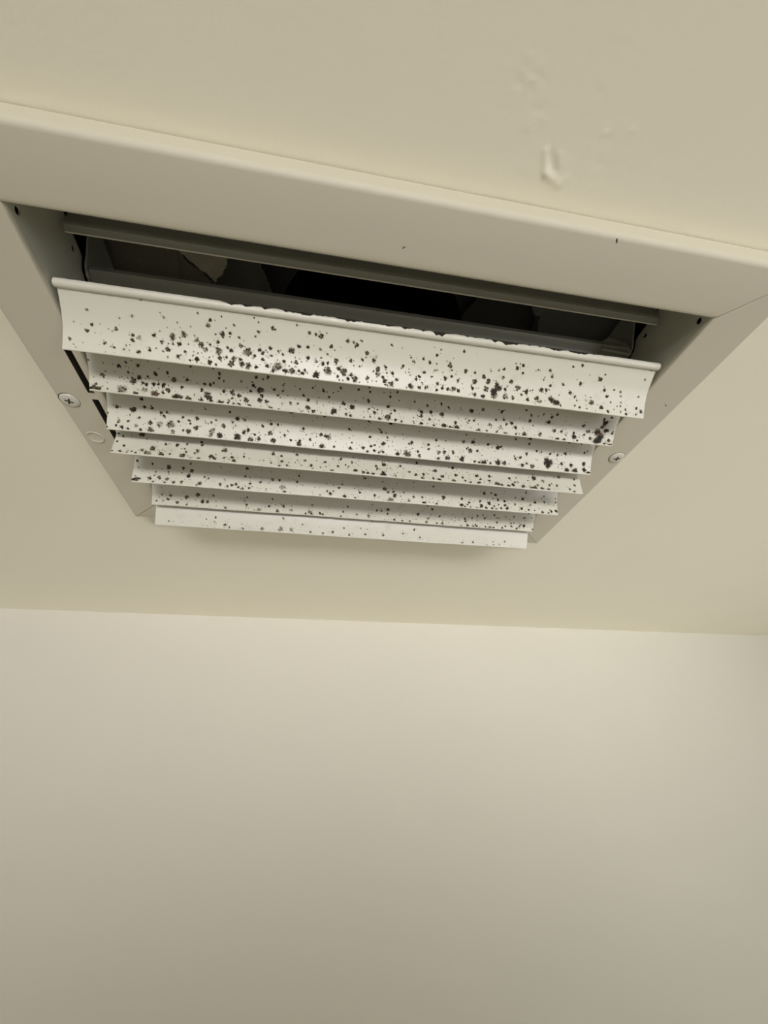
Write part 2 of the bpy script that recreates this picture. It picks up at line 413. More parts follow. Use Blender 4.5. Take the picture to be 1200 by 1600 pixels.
# mould colonies per blade: X mm, distance from the bead mm, radius mm, opacity[, reddish]
SPOTS = """-136.2,8.1,0.69,0.5 -142.3,13.8,0.4,0.5 -134.8,14,0.76,0.9 -136.8,17,0.93,0.7 -124.7,14.6,0.94,0.6 -117.2,8.1,0.82,0.3 -112.8,1,0.52,0.5 -103.7,7,0.7,0.4 -97.9,8.4,0.47,0.4 -92.1,9.4,0.48,0.4 -88.7,3.3,0.59,0.5 -108.3,15.3,1.01,0.8 -100.2,14.8,1.91,0.75 -95.1,13.3,1.5,0.45 -117.7,16.2,0.89,0.5 -117.6,18.6,1.06,0.7 -114.7,17.2,1.78,0.2 -144,21.6,0.81,0.5 -129.3,21.5,0.94,0.6 -125.4,22.8,0.65,0.7 -121.2,23.2,0.53,0.6 -114.7,23.5,0.89,0.6 -110.1,22.1,0.77,0.8 -104.9,17.7,1.07,0.5 -102.2,20.7,1.32,0.8 -97.3,17.7,1.08,0.75 -100.1,18.1,0.54,0.6 -97.6,23.6,0.96,0.85 -92.1,24.5,0.6,0.9 -89,23.6,1.09,0.9 -94.6,20.8,0.72,0.6 -102.1,24.1,0.54,0.5 -120.3,21.4,0.41,0.5 -83.4,5.7,0.95,0.75 -84.3,7.7,1.43,0.4 -78.2,3.3,0.48,0.6 -63.5,1.9,0.48,0.6 -61.5,3.6,0.48,0.6 -72.6,6.3,0.72,0.5 -54.7,5.5,1.34,0.65 -61.4,7.7,0.85,0.5 -43.8,2.5,0.55,0.6 -74.4,10,0.73,0.85 -78.1,11,1.57,0.7 -81,11.3,0.48,0.7 -70.3,11.4,0.73,0.6 -62.9,9.9,0.61,0.6 -34.7,5.5,0.74,0.7 -32.2,5.9,1.36,0.8 -37.9,5.2,0.86,0.5 -89.7,15,1.32,0.45 -87.4,16.7,1.69,0.75 -85.6,18.7,1.33,0.5 -83.6,16.2,0.61,0.7 -80,14.6,0.97,0.8 -75.6,16.5,0.73,0.8 -79.5,18.8,2.19,0.65 -78.8,21.8,1.1,0.85 -75.8,21,0.73,0.7 -73.7,17.7,1.22,0.65 -72.2,21.4,1.59,0.6 -73.7,23.8,1.71,0.9 -69.6,14.9,1.34,0.6 -66.3,17.5,2.46,0.75 -69.4,21.1,0.92,0.8 -68.7,23.4,1.6,0.9 -65.6,23.9,1.85,0.85 -62,24,0.93,0.9 -63.2,18.9,0.92,0.85 -60.7,15.6,1.11,0.8 -59.2,16.8,0.93,0.85 -55.9,14.4,0.93,0.7 -59,19.9,0.93,0.7,1 -56.7,22.5,1.12,0.8 -55.1,17.7,0.62,0.7 -52.2,22.6,2.74,0.6 -53.9,24.6,1.12,0.8 -48.1,23.8,1.37,0.85 -44.9,23.5,1.75,0.75 -45.8,14.1,1.74,0.9 -42.3,11.7,0.99,0.75 -38.1,11.4,0.93,0.7 -49,19.5,0.93,0.7 -49.8,16.5,0.75,0.6 -52,15.2,0.62,0.6 -43.2,19.4,1.13,0.85 -37.9,16.4,1.13,0.85 -41.7,23.3,0.75,0.9 -40,24.2,1,0.9 -39,22.5,0.63,0.9 -33.4,24.2,2.02,0.95 -30.5,18.3,1.13,0.9 -28.1,17.8,0.76,0.8 -28.4,13.8,0.5,0.7 -27.8,21.7,2.28,0.8 -26.9,9.9,1,0.75 -33.8,17.8,0.94,0.4 -83.5,24.3,1.34,0.9 -80.3,25,0.61,0.9 -89.2,23.6,0.97,0.85 -97,17.5,0.84,0.8 -32.3,12,1.13,0.25 -95.3,13,1.67,0.35 -94.4,20.7,0.54,0.5 -19.2,6.4,1.12,0.7 -12.3,5.7,0.56,0.7 -14.6,7.8,1.13,0.75 -16.2,6.8,0.75,0.5 -9.2,10.8,1.14,0.9 -11.2,14.2,0.76,0.8 -17,15.2,0.89,0.55 -5.5,13.5,1.02,0.9 -12.3,17.5,0.51,0.7 2.4,5.6,0.51,0.9 8,6.2,0.38,0.4 -24,16.3,1.64,0.7 -22.6,19.7,1.14,0.9 -20,21.1,2.16,0.85 -16.1,21.9,1.02,0.7 -22.7,23.6,0.76,0.8 -17.7,24.1,1.02,0.9 -14.2,24,1.79,0.8 -8,22.6,1.28,0.55 -3.1,17.8,1.54,0.8 -3,20.3,1.67,0.5,1 0.8,16.3,0.71,0.9 4.6,18.9,0.97,0.9 -0.2,21.4,0.77,0.9 0.8,23,1.29,0.95 1.3,24.9,0.58,0.9 4.2,24.2,1.55,0.7 6.9,21.6,0.91,0.6 1.6,19,0.52,0.7 9.5,14.7,0.78,0.8 13.1,10.2,0.45,0.8 14.6,11.8,0.9,0.4 19.4,10.2,0.65,0.85 23,11.3,0.97,0.9 26,7.5,0.78,0.9 27.6,4.7,0.51,0.6 33.6,11.5,1.57,0.9 34.9,13.7,0.53,0.5 18.3,18.9,0.91,0.9 16.8,20.3,0.78,0.9 20.7,16.5,0.91,0.6 14.5,24.4,1.83,0.9 19,24.4,1.05,0.7 22.5,23.7,1.18,0.4,1 28.1,24.5,0.79,0.9 30.9,23.1,0.99,0.9 28.2,21.4,1.18,0.6 32.1,18.2,1.32,0.8 35.3,16.7,0.79,0.95 33.8,23.3,1.06,0.9 37,23,1.72,0.65 39.5,23.6,0.93,0.9 38.7,18.5,1.19,0.6 24.6,18.3,0.52,0.5 26.3,14.9,0.79,0.4 39.6,4.1,0.76,0.85 42.3,13.3,1.08,0.85 47.4,13.5,0.7,0.8 55.8,11.7,0.47,0.7 69.4,8.5,1.09,0.95 72.5,7,1.01,0.9 73.1,10.6,0.7,0.8 87.6,7.6,0.94,0.85 89.7,10.2,1.11,0.5 62.5,9.9,0.78,0.9 59.9,10.7,0.62,0.6 81,8.1,0.47,0.8 85.4,12.6,0.48,0.7 99.7,4.3,0.63,0.9 104.7,3.1,0.95,0.7 116.8,8.8,1.45,0.85 119,6,0.56,0.7 121.1,13.9,1.14,0.9 123.4,16.8,1.06,0.9 106.7,12.2,0.96,0.8 96.6,13.6,0.8,0.6 89.8,15,0.88,0.8 101.8,17.8,1.13,0.85 104.7,19.3,0.81,0.5 106.1,21.1,0.48,0.8 114.7,21.1,1.63,0.9 120.9,22.9,1.39,0.9 108.2,24.5,0.65,0.8 105.3,23.9,0.57,0.7 125.4,24.8,0.98,0.8 126.1,19.7,0.49,0.8 52.4,15.1,1.24,0.9 55.1,16.9,1.56,0.85 47.9,17.9,1.55,0.85 47.1,21.5,1.09,0.9 54.3,20.8,1.87,0.7 60.4,19.3,2.35,0.9 58.7,21.8,2.35,0.95 60,18,1.25,0.9 61.7,19.9,1.73,0.85 59.2,23.7,2.2,0.7 65,19.8,0.94,0.8 67.7,15.6,1.41,0.85 63.1,14.1,1.09,0.5 71.7,18.2,1.89,0.75 76.7,19.7,1.43,0.95 80.2,18.6,0.48,0.7 85.1,17.8,1.43,0.9 87.9,17.4,0.96,0.8 83,22.6,1.43,0.9 84.9,24.1,1.2,0.35,1 91.1,22,1.92,0.9 94.5,23.6,2.09,0.95 92.1,23.1,1.44,0.7 48.6,24.3,0.93,0.9 53.1,24.8,1.41,0.9 65.4,23.4,1.89,0.6 69.6,23.7,1.26,0.6 78,23.7,1.27,0.75 74.2,21.6,0.79,0.6 97.1,24.8,0.64,0.8 126.8,13.1,0.61,0.7 130.8,13.7,0.74,0.6 131.6,15.9,0.74,0.4 142.1,15,0.74,0.5 142.7,5.9,0.55,0.95 144,0.8,0.54,0.8 132.2,19.1,0.62,0.4 132.2,21.1,0.62,0.6 135.5,22.7,0.62,0.85 136.1,25.2,0.87,0.9 142.1,21.2,0.87,0.6 144.9,22.7,1.24,0.55 142.2,24.6,0.56,0.7 132.7,24.2,0.49,0.6 138.2,24.1,0.43,0.4
-132.7,12.7,1.17,0.85 -128.9,10.6,0.65,0.7 -123.1,11.4,1.04,0.7 -118.1,7.6,0.78,0.7 -115.2,14.5,1.32,0.9,1 -109.4,13.1,0.92,0.7 -128.4,15.3,0.65,0.7 -140.4,18.3,1.43,0.5 -139.1,16.1,0.52,0.5 -106.3,16.4,1.73,0.6 -119,16.3,0.66,0.7 -126.2,19.3,2.1,0.9 -123.1,17.2,1.45,0.85 -121.5,19.7,0.79,0.8 -119.8,20.2,1.06,0.9 -116.3,19.8,1.19,0.95 -113.9,19.5,0.8,0.9 -111.4,19.7,1.33,0.95 -131.4,24.1,2.96,0.65 -125,25.8,1.59,0.95 -120.7,23.2,1.66,0.35 -115.8,24.4,2.26,0.9,1 -111.7,23.4,0.93,0.8 -109.2,22,1.47,0.9 -105.7,25.2,2.14,0.95 -144.5,24.9,1.96,0.9 -142.4,25,1.44,0.85 -146.3,25.1,0.91,0.8 -143.8,22.8,0.78,0.6 -138.4,24.6,0.52,0.7 -135.5,26.1,0.53,0.5 -146.5,11.6,0.51,0.7 -83.6,10.7,0.8,0.9 -84,13.1,0.81,0.9 -81.4,14.3,0.54,0.8 -86.6,8.3,0.66,0.8 -97.7,8.9,0.66,0.7 -99.7,15.8,0.93,0.8 -102.4,19.6,0.8,0.8 -91.1,16.9,0.81,0.8 -88.2,17.1,0.81,0.8 -86.7,15.9,0.67,0.8 -65.1,10.5,0.81,0.75 -72.7,13.5,0.61,0.6 -61.5,11,0.68,0.5 -58.9,9.7,0.95,0.5 -66.4,14.9,0.95,0.85 -67.7,17.9,0.75,0.85 -55.8,15.8,0.82,0.7 -53.8,18.6,0.62,0.8 -51.1,15.9,0.69,0.6 -62.7,16.9,2.05,0.9 -62,19.8,1.03,0.85 -62.9,22.3,1.51,0.9 -59.2,22.4,1.24,0.9 -70,22.7,1.64,0.85,1 -73.5,20.9,1.36,0.85 -77,19.8,1.63,0.75,1 -77.1,22.5,0.95,0.4 -81.3,19.3,1.08,0.85 -90.1,22,1.89,0.8 -88.8,23.5,1.76,0.9 -92.4,20.1,0.94,0.8 -92.9,25.8,1.76,0.85 -87.7,25.7,1.36,0.9 -82.9,25.5,1.5,0.95 -79.3,25.5,0.82,0.9 -76,25.7,1.23,0.6 -73.5,25.6,0.96,0.9 -68,25.8,1.38,0.7 -62.9,26.1,0.55,0.9 -57,26.1,1.73,0.8 -52.4,26,0.83,0.9 -40.9,26.1,0.84,0.9 -37.3,23.2,1.4,0.9 -34.1,24.9,1.26,0.9 -37.4,19.3,1.12,0.7 -40,17,0.69,0.8 -29.4,13.3,0.84,0.85 -26.4,16.3,0.63,0.7 -35.3,12.4,0.55,0.7 -42.2,13.8,0.55,0.7 -51,12.9,0.55,0.7 -46.9,21.5,0.56,0.7 -99.4,25.3,1.75,0.9 -103.1,24.7,1.48,0.8 -42.9,21.7,0.84,0.5 -20.4,10.7,0.63,0.9 -10.6,10.6,0.7,0.85 -4.9,8.7,0.56,0.8 -4.2,11.1,0.63,0.8 7.2,12.3,0.85,0.9 10.8,9.5,0.64,0.8 -4.7,16,1.14,0.8 -18.3,18.8,1.41,0.9 -13.3,20.2,1.56,0.95 -23.2,23.7,1.98,0.95 -13.7,25.3,1.28,0.8 -16.2,24.7,0.85,0.6 -16.8,21.8,0.35,0.7 -4.2,20.5,0.5,0.9 0.9,20.2,0.57,0.8 -0.7,21.8,1,0.7 -2.8,24.5,0.57,0.9 6.7,17.9,1.08,0.9 8.7,21.4,0.58,0.8 7.1,23.6,2.16,0.9 11.6,24.6,1.01,0.6 2.5,25,0.93,0.85 15.2,25.5,1.09,0.85 10.6,19.6,1.01,0.6 28.9,14.9,0.8,0.9 26.1,18.6,1.31,0.9 26.2,20.9,1.09,0.9 31.5,18.2,1.31,0.9 37.8,18.8,1.46,0.9 31.1,22.2,1.02,0.5,1 26.6,25.5,1.46,0.95 29.9,26.1,0.59,0.9 34.1,25.8,1.03,0.85 40,25.1,1.77,0.95 43.8,25.4,1.18,0.9 47.5,25.5,2.07,0.95 46.8,22.6,1.03,0.8 36.7,13,0.73,0.8 41.4,14.6,0.88,0.5 21.3,13.6,0.72,0.5 22.5,26.1,0.73,0.6 55,15,1.55,0.9 61.4,13.3,1.03,0.5 73.2,13.4,1.21,0.9 70.6,18.3,0.7,0.7 54.6,20.5,0.69,0.9 57.2,20.2,0.69,0.9 75.3,17.9,0.7,0.8 80.4,19.3,1.14,0.95 77.3,20.2,0.79,0.85 83.3,21.3,1.32,0.8 91.2,16.8,1.06,0.9 91.4,13.3,0.7,0.7 87.6,11,0.7,0.7 98.9,12.1,0.53,0.8 104.4,13.3,0.88,0.95 107.2,11.4,0.88,0.95 103.3,16.3,1.24,0.95 107.4,20.8,1.43,0.75,1 112.3,21,1.25,0.5,1 125.8,16.1,1.08,0.9 129.2,19.1,1.35,0.7,1 121,23,1.8,0.95 120.3,20.9,0.9,0.9 139.1,13.1,1.98,0.95 137.7,11,0.9,0.9 137.9,15.5,1.26,0.9 141,17.4,1.81,0.95 135.4,18.9,2.35,0.95,1 138.3,20.8,2.72,0.9 136.8,23.2,3.09,0.95 135.7,25.1,2.18,0.9 141.3,25.5,1.09,0.9 144,23.2,1.28,0.9,1 145.5,25.5,1.28,0.9,1 127.3,21.2,0.72,0.8 131.5,23,1.09,0.8 114.7,26,1.44,0.95 110.5,25.7,1.43,0.95 98.9,23.9,1.42,0.75 89.3,24.9,1.77,0.9 86,26.1,0.71,0.9 84,25.2,0.71,0.8 77.4,26.1,1.76,0.8 72.1,25.1,0.79,0.6 60.9,25.6,1.57,0.85 65.9,25.1,0.7,0.7 67.2,21.5,1.04,0.6 73.7,22.1,1.4,0.3 123.3,25,0.72,0.8 141.6,9.4,0.81,0.7 145.1,18.6,0.82,0.9
-129,8,1.14,0.8 -47.5,6.2,1.64,0.95 -28,6.7,0.75,0.8 -2.2,6.3,1.22,0.95 11.4,6.8,1.08,0.95 142.6,6.1,0.78,0.8 128.5,6.6,0.96,0.9 101.7,6.4,1.52,0.95 60.1,6.2,0.56,0.9 136.9,6.7,0.77,0.8 64.5,12.8,1.5,0.9 58.5,13.2,1.31,0.5 74.8,13.4,0.94,0.95 81.3,14.9,1.51,0.95 83.5,13.9,0.95,0.9 63.6,18.4,1.69,0.9 68.2,18,0.94,0.95 52.6,20.4,1.31,0.7 49.5,24,1.86,0.6 58.7,24.1,1.87,0.95 61.2,17.3,0.75,0.7 66.9,24.9,0.94,0.9 73.1,25.1,2.08,0.95 70.1,25.2,1.13,0.9 77.8,25.1,0.95,0.9 82.5,24.2,2.28,0.95 86.6,24.3,1.9,0.7 98.9,24.2,1.44,0.9 105.9,24.3,1.73,0.75 116.5,20.9,3.68,1 116.7,23.5,1.94,0.9 117.3,15.4,0.87,0.85 107.8,14.4,0.77,0.8 101.2,16.8,1.05,0.9 97.1,19.5,1.15,0.9 93.8,20.3,0.86,0.95 93.1,19,0.57,0.8 127.7,14.3,1.36,0.7 122.6,15.7,0.97,0.5 126.2,21.2,1.36,0.8 132.8,21.3,1.46,0.95 141.7,19.8,1.47,0.95 142.4,23.6,1.77,0.95 135.8,24.7,2.35,0.95 130,24.9,1.95,0.95 145.2,25.6,1.77,0.95 140.9,12.5,0.78,0.8 142.7,11.4,0.49,0.7 92.1,8.3,0.76,0.8 101.9,10.3,0.86,0.7 59.6,8.9,0.56,0.8 111,14.9,0.58,0.8 101.9,22.9,0.77,0.8 -128.7,8.1,0.89,0.8 -142,13.7,1.18,0.75 -133.7,14.4,1.93,0.95 -127.8,12.5,0.89,0.85 -123.6,12.3,0.9,0.9 -118.9,14.3,1.2,0.6 -117.3,16,0.9,0.85 -116.1,14,0.9,0.5 -130.3,18.4,0.75,0.8 -136,20.8,0.89,0.5 -140.8,21.5,1.19,0.5 -147,17.5,0.89,0.4 -124.6,20.7,1.5,0.85 -119.5,20.9,2.11,0.45 -113.4,20.6,2.42,0.65 -109.4,18.5,0.91,0.75 -107.2,15.7,0.91,0.7 -104.1,17.2,0.68,0.9 -103.3,19,0.68,0.9 -99.5,15.8,1.22,0.8 -100.1,21.1,1.68,0.85 -103.9,23.4,1.67,0.9 -106.9,23.2,0.68,0.8 -91.3,22.1,2.15,0.45 -87,24.2,2,0.95 -91.9,24.5,1.23,0.5 -77.7,13.6,1.23,0.95 -73.6,13.8,1.08,0.5 -85.3,18.4,1.54,0.65 -80.2,15.9,0.62,0.8 -89.4,15.6,0.61,0.8 -91.9,17.2,0.69,0.8 -73.6,20.7,1.55,0.85 -71.5,19.3,1.24,0.9 -77.1,24,2.32,0.95 -69.6,24.6,1.86,0.8 -67.6,21.6,0.78,0.8 -139,24.6,1.04,0.95 -142.1,23.9,0.74,0.8 -146.9,25.2,0.67,0.8 -135.9,25.2,0.75,0.8 -129.3,25.1,1.05,0.8 -124.1,24.7,2.1,0.85 -112.4,24.7,1.51,0.6 -131.9,22.9,1.05,0.4 -81.8,10.2,0.76,0.85 -95.2,10.1,0.61,0.6 -63.3,16.2,0.93,0.9 -58.6,14.5,0.94,0.85 -54.8,14.4,0.84,0.8 -58.9,19.9,1.69,0.75 -65,23.7,1.31,0.9 -56.8,24.1,1.88,0.9 -50.6,20.2,0.75,0.8 -46.9,22.7,0.85,0.7 -42,24.4,1.71,0.9 -41.7,22.8,0.95,0.7 -35.5,21.4,0.95,0.6 -39.9,15.2,0.85,0.9 -29.6,17.9,1.14,0.9 -24.8,18.8,1.72,0.7 -26.7,18.3,1.15,0.7 -28.5,24.5,1.91,0.9 -21.3,24.2,0.77,0.8 -13,12.9,0.77,0.9 -11.5,24.3,1.16,0.8 -10.8,20.7,0.58,0.8 -3.8,23,1.26,0.85 0.8,21.8,0.97,0.9 3.1,20.8,0.68,0.8 -1,25.1,1.16,0.9 3.2,24.2,0.88,0.95 5.9,25,0.68,0.9 8.4,24.5,0.88,0.9 8.4,19.4,1.37,0.95 -0.1,16.3,0.97,0.7 6.3,12.6,0.78,0.9 5.4,11.2,0.58,0.8 17.6,24.8,1.57,0.95 23.6,24.2,2.76,0.85 25.7,16.9,1.38,0.8 24.3,17.9,0.69,0.9 30.1,22.1,0.79,0.9 31.2,24.8,1.38,0.7 36.4,17.2,0.89,0.9 36.9,19.8,0.89,0.9 41.1,14,0.99,0.8 43.1,21.2,1.59,0.5 46.9,21,1.4,0.8 43.5,25.3,1.19,0.8 48.5,24.1,1.4,0.6 10.5,15.5,0.68,0.7
56.6,15.4,1.36,0.9 58.3,20.8,1.35,0.9 56.5,25.5,1.92,0.9 -133.2,12.6,1.72,0.9 -145.8,13.3,0.62,0.8 -143,14.8,0.62,0.8 -145.5,18.5,0.69,0.9 -141.1,21,0.92,0.9 -146.8,25.6,0.91,0.9 -142.2,24.9,1.07,0.7 -138.4,25.9,0.76,0.9 -136.1,24.3,0.61,0.7 -131,22.9,1.24,0.5 -125.6,21.1,2.02,0.85 -127.5,25.2,2.77,0.7 -120.2,25.5,2.32,0.8 -134,25.5,0.77,0.8 -119,17.7,0.94,0.7 -112.8,17.3,1.26,0.9 -108.7,24.8,2.34,0.85 -107.1,21.6,0.79,0.7 -108.3,19.5,0.63,0.6 -99.5,13.9,0.96,0.8 -99,15.9,0.96,0.85 -100.7,19.9,1.42,0.6 -107.4,16.2,0.79,0.6 -92.6,23.2,1.74,0.9 -90.5,24.4,1.26,0.9 -85.8,18.1,2.08,0.6 -79.6,25,1.74,0.85 -85.4,23.4,0.79,0.6 -102.2,21.9,0.79,0.6 -99.9,26,1.56,0.8 -74.2,21.1,0.8,0.7 -80.9,22.4,1.27,0.6 -104.3,26,1.09,0.7 -115.5,24,0.78,0.7 -57.5,17.1,1.37,0.85 -52.4,18.2,0.98,0.7 -43.2,16.3,0.99,0.8 -52,22,1.36,0.5 -52.8,25.3,0.87,0.85 -58,23.7,0.68,0.6 -48.4,24.6,0.78,0.7 -34.1,23.2,1.18,0.8 -38.3,19.9,0.98,0.5 -26.1,19.7,0.99,0.85 -16.2,16.4,0.9,0.9 -17.8,21.7,0.99,0.8 -21.3,25.7,1.38,0.95 -9.3,18.2,0.9,0.5 -13.2,20.4,0.6,0.8 -11.4,21.6,0.6,0.8 -6.9,23.8,1.39,0.95 -2,24.9,1.19,0.7 1,25.4,1.39,0.9 4.3,25.3,1.2,0.95 10.8,17.6,1.42,0.95 6,18.9,1.01,0.85 6.7,21,0.91,0.8 10.8,24.7,2.21,1 21.6,17.5,1.02,0.9 32.5,14.1,1.03,0.8 27.6,21.2,0.92,0.6 31.7,23,1.22,0.8 36.5,22.1,1.02,0.7 36,25.4,1.42,0.85 18.4,25.7,1.01,0.8 44.4,18.8,1.45,0.9 43.2,24.6,1.02,0.7 49.1,22.6,1.44,0.9 47,25.5,1.64,0.95 23.3,25.9,0.81,0.7 62.8,21.9,0.87,0.9 72.4,19.8,1.13,0.95 74.9,22,0.88,0.7 81.2,19.1,1.14,0.95 80.8,22.7,1.13,0.9 67.7,25.4,1.24,0.8 73.5,25.2,1.62,0.9 64.5,24.3,0.74,0.8 86.4,25.1,2.51,0.8 89.4,25.1,1.26,0.7 95.3,19.2,1.02,0.8 97.2,24,1.39,0.95 94,25.6,1.51,0.9 98.8,22,0.76,0.9 101.1,21.9,0.51,0.8 100.1,18.5,0.57,0.6 104.2,24.8,1.65,0.85 112.9,17.5,1.93,1 112.6,25.1,2.16,0.9 109.8,25.4,1.4,0.7 114.7,22.8,0.89,0.9 119.2,19.3,1.42,0.5 117.7,25.2,1.66,0.85 122.1,25.5,1.66,0.85 123.5,21.9,1.03,0.95 125.2,20.5,0.52,0.8 128.8,21.6,0.77,0.9 131.4,15,1.17,0.6 108.4,19.7,0.51,0.8 142.6,15.6,0.79,0.95 142.1,20.3,0.91,0.95 137.8,23.8,0.9,0.9 140.9,25.4,0.9,0.95
-145.2,12.3,0.94,0.8 -126,14.7,1.73,0.85 -135.9,13.6,0.78,0.7 -117,14.4,1.05,0.8 -111.7,16,1.57,0.8 -113.1,19.6,1.48,0.95 -112.7,11.5,0.61,0.7 -144,16.6,0.51,0.6 -130.7,22.1,1.55,0.8 -136.4,23.1,1.54,0.75 -126,22.8,1.38,0.7 -121.4,24.7,1.21,0.7 -127.2,25.2,1.03,0.8 -134.1,25.8,1.03,0.8 -144.4,24.7,2.04,0.9 -142.4,23.9,0.77,0.8 -146.6,24.9,0.85,0.7 -117.2,24.1,1.38,0.6 -105.7,23.9,1.74,0.7 -107.3,25.7,1.04,0.7 -93,23.5,1.23,0.6 -103.2,19.4,0.7,0.8 -100.6,20.1,0.7,0.6 -85.5,23.3,1.06,0.8 -83,22.4,0.88,0.7 -74.2,21.2,0.89,0.8 -76.9,11.1,1.07,0.8 -77.7,16.6,0.71,0.7 -78.9,25.5,1.41,0.8 -81.3,24.3,0.71,0.8 -74.5,24.3,0.8,0.8 -90.5,20.1,0.53,0.5 -125.7,18,0.69,0.5 -133.3,18.7,0.69,0.6 -133.9,21,0.52,0.7 -88.3,24.3,0.88,0.6 -37.6,8.5,0.98,0.8 -33.1,8.4,1.31,0.8 -60.1,17.2,1.29,0.6 -55.4,17.2,0.97,0.9 -67.2,19.5,1.28,0.5 -42.7,13.1,0.87,0.8 -43.6,17.8,1.09,0.5 -53,22,2.37,0.4 -51.3,25.6,1.5,0.7 -63.6,26,0.85,0.5 -27.7,25.9,1.2,0.9 -20.8,24,1.53,0.8 -15.3,19.3,0.77,0.8 -13.1,16.5,0.77,0.5 -23.1,22.3,0.87,0.5 -18.8,21.7,0.66,0.7 -10.9,25.2,1.65,0.95 -4.1,25.4,0.88,0.7 -0.8,21.5,0.88,0.7 2.1,10.9,0.89,0.7 9.7,22.4,1.11,0.85 16.6,17.2,1.57,0.8,1 19,19.3,1.12,0.6,1 22.9,18.9,0.9,0.8 23.8,21.5,1.57,0.95 20.9,25.2,3.12,0.6 28,25.9,1.01,0.7 30,18.6,0.79,0.4 37.4,21.2,0.9,0.6 44.9,25.6,1.8,0.95 43.7,21.3,0.91,0.7 51.6,12.7,0.91,0.6 59.2,20,1.71,0.95 54.3,26,1.81,0.75 34,24.4,0.9,0.6 89.7,14.3,1.39,0.85 95,13.8,0.7,0.7 98.4,14.8,1.05,0.95 72.8,20,1.1,0.95 78.3,22,0.97,0.95 77,23.9,0.69,0.9 72.7,24.6,1.51,0.95 75.2,25.5,1.1,0.9 79.2,26,1.1,0.95 84.1,25.7,1.1,0.95 87.5,23.8,1.52,1 93.4,21.4,1.53,1 91.1,25.3,1.39,1 86.5,20.6,1.11,0.7 96.3,17.8,0.49,0.7 100.3,18.4,0.98,0.85 105.3,18.8,1.05,0.95 105.6,21.9,1.4,0.9 107.3,24,1.4,0.95 97.2,23.3,0.7,0.9 95.5,24.8,0.83,0.9 102.5,24.4,0.98,0.95 98.8,25.6,0.97,0.9 100.8,21.7,0.56,0.6 113.4,20.5,0.84,0.6 114.1,15.6,0.56,0.6 119.4,16.2,1.27,1 118.4,23.5,1.27,1 124.1,24,0.85,0.95 121.4,25.5,0.56,0.9 129.4,17.9,1.06,1 136.6,17.1,0.85,0.9 128.7,24.1,0.56,0.8 125.5,19.8,0.71,0.5 135,25.4,1.56,0.95 139.6,25.8,1.56,0.95 142,23.7,0.99,1 145.7,23.3,1.28,1 145.4,13.9,0.57,0.7 145.7,16.6,0.64,0.9 136.1,13.1,0.57,0.7 121.9,11.4,0.85,0.7 134.3,14.5,0.5,0.5
-148.1,13.2,0.95,0.6 -134.4,18.6,1.35,0.6 -136.1,21.7,0.87,0.8 -129.7,23.6,1.36,0.85 -123.4,19.5,1.74,0.7 -115.8,17.1,1.75,0.75 -112.4,21.4,1.66,0.9 -109,21.5,1.37,0.6 -140.2,18.7,0.77,0.4 -139.3,23.3,0.58,0.6 -143.8,23.5,0.77,0.6 -123.2,24.9,0.78,0.6 -104.9,16.5,0.98,0.4 -96.2,24.8,1.18,0.7 -80.9,16,0.79,0.6 -81.1,21.6,0.89,0.7 -103,20.8,0.59,0.4 56,11,1.13,0.8 -62.7,16,0.72,0.7 -64.8,21.6,1.2,0.6 -54.4,20.8,1.56,0.75 -58.5,24.8,1.68,0.8 -72,24.6,1.67,0.5 -48.6,23.4,1.21,0.35 -37.8,25.1,1.09,0.7 -34.9,23.6,1.46,0.6 -33.6,25,1.09,0.7 -27,23.9,1.22,0.6 -24.9,24.7,0.98,0.7 -6.2,17.3,0.98,0.6 -9.5,21.5,0.98,0.5 -11.1,25.2,0.86,0.5 -33.4,18.6,1.46,0.3 10.5,23.7,1.49,0.5 1.1,22.8,0.86,0.4 24.9,17.2,1.37,0.85 24.9,20.6,0.87,0.8 16.3,18.8,0.87,0.6 20,18.5,0.87,0.6 30.6,25,1.13,0.85 49.2,19.2,1.64,0.85 37,25.5,1.01,0.7 56.6,25.1,1.27,0.8 60.1,14.2,1.14,0.85 66.7,19.5,0.89,0.7 65.1,25.4,1.27,0.75 69.5,25.2,1.53,0.75 57.5,21.8,1.27,0.5 34.9,20.9,0.75,0.4 43,25.2,1.01,0.5 140.7,10.9,1.09,0.8 87.7,19.9,1.08,0.9 88.6,21.9,0.92,0.9 85.5,25.9,0.77,0.9 90.5,25.5,1.54,1 95.5,25.6,1.24,1 98.6,25.2,0.93,1 97,23.9,0.62,0.8 105.7,25.1,0.78,0.9 109.4,25.4,1.09,0.9 112.7,25.5,1.25,0.95 120.1,25.3,1.25,0.85 111.9,15,0.93,0.9 98,16.7,0.93,0.6 104.3,18.2,1.08,0.6,1 102.3,15.6,0.7,0.6 121.9,15.7,0.62,0.8 116.1,17.4,0.62,0.7 114.4,17.2,0.47,0.7 115,21,1.09,0.6 122.7,23.5,0.78,0.9 128.9,15.2,0.78,0.7 127.2,20.9,0.7,0.9 129.4,20.6,0.55,0.9 127.7,23.1,1.02,0.9 134.6,22.8,1.1,0.9 135.8,21.4,0.71,0.8 138.4,22,1.42,1 132.6,24.7,1.26,0.8 144.2,14.8,0.47,0.7 147.2,17.9,0.63,0.9 146.6,24.4,0.79,1 137.7,15.5,1.1,0.6 93.9,18.6,0.93,0.4
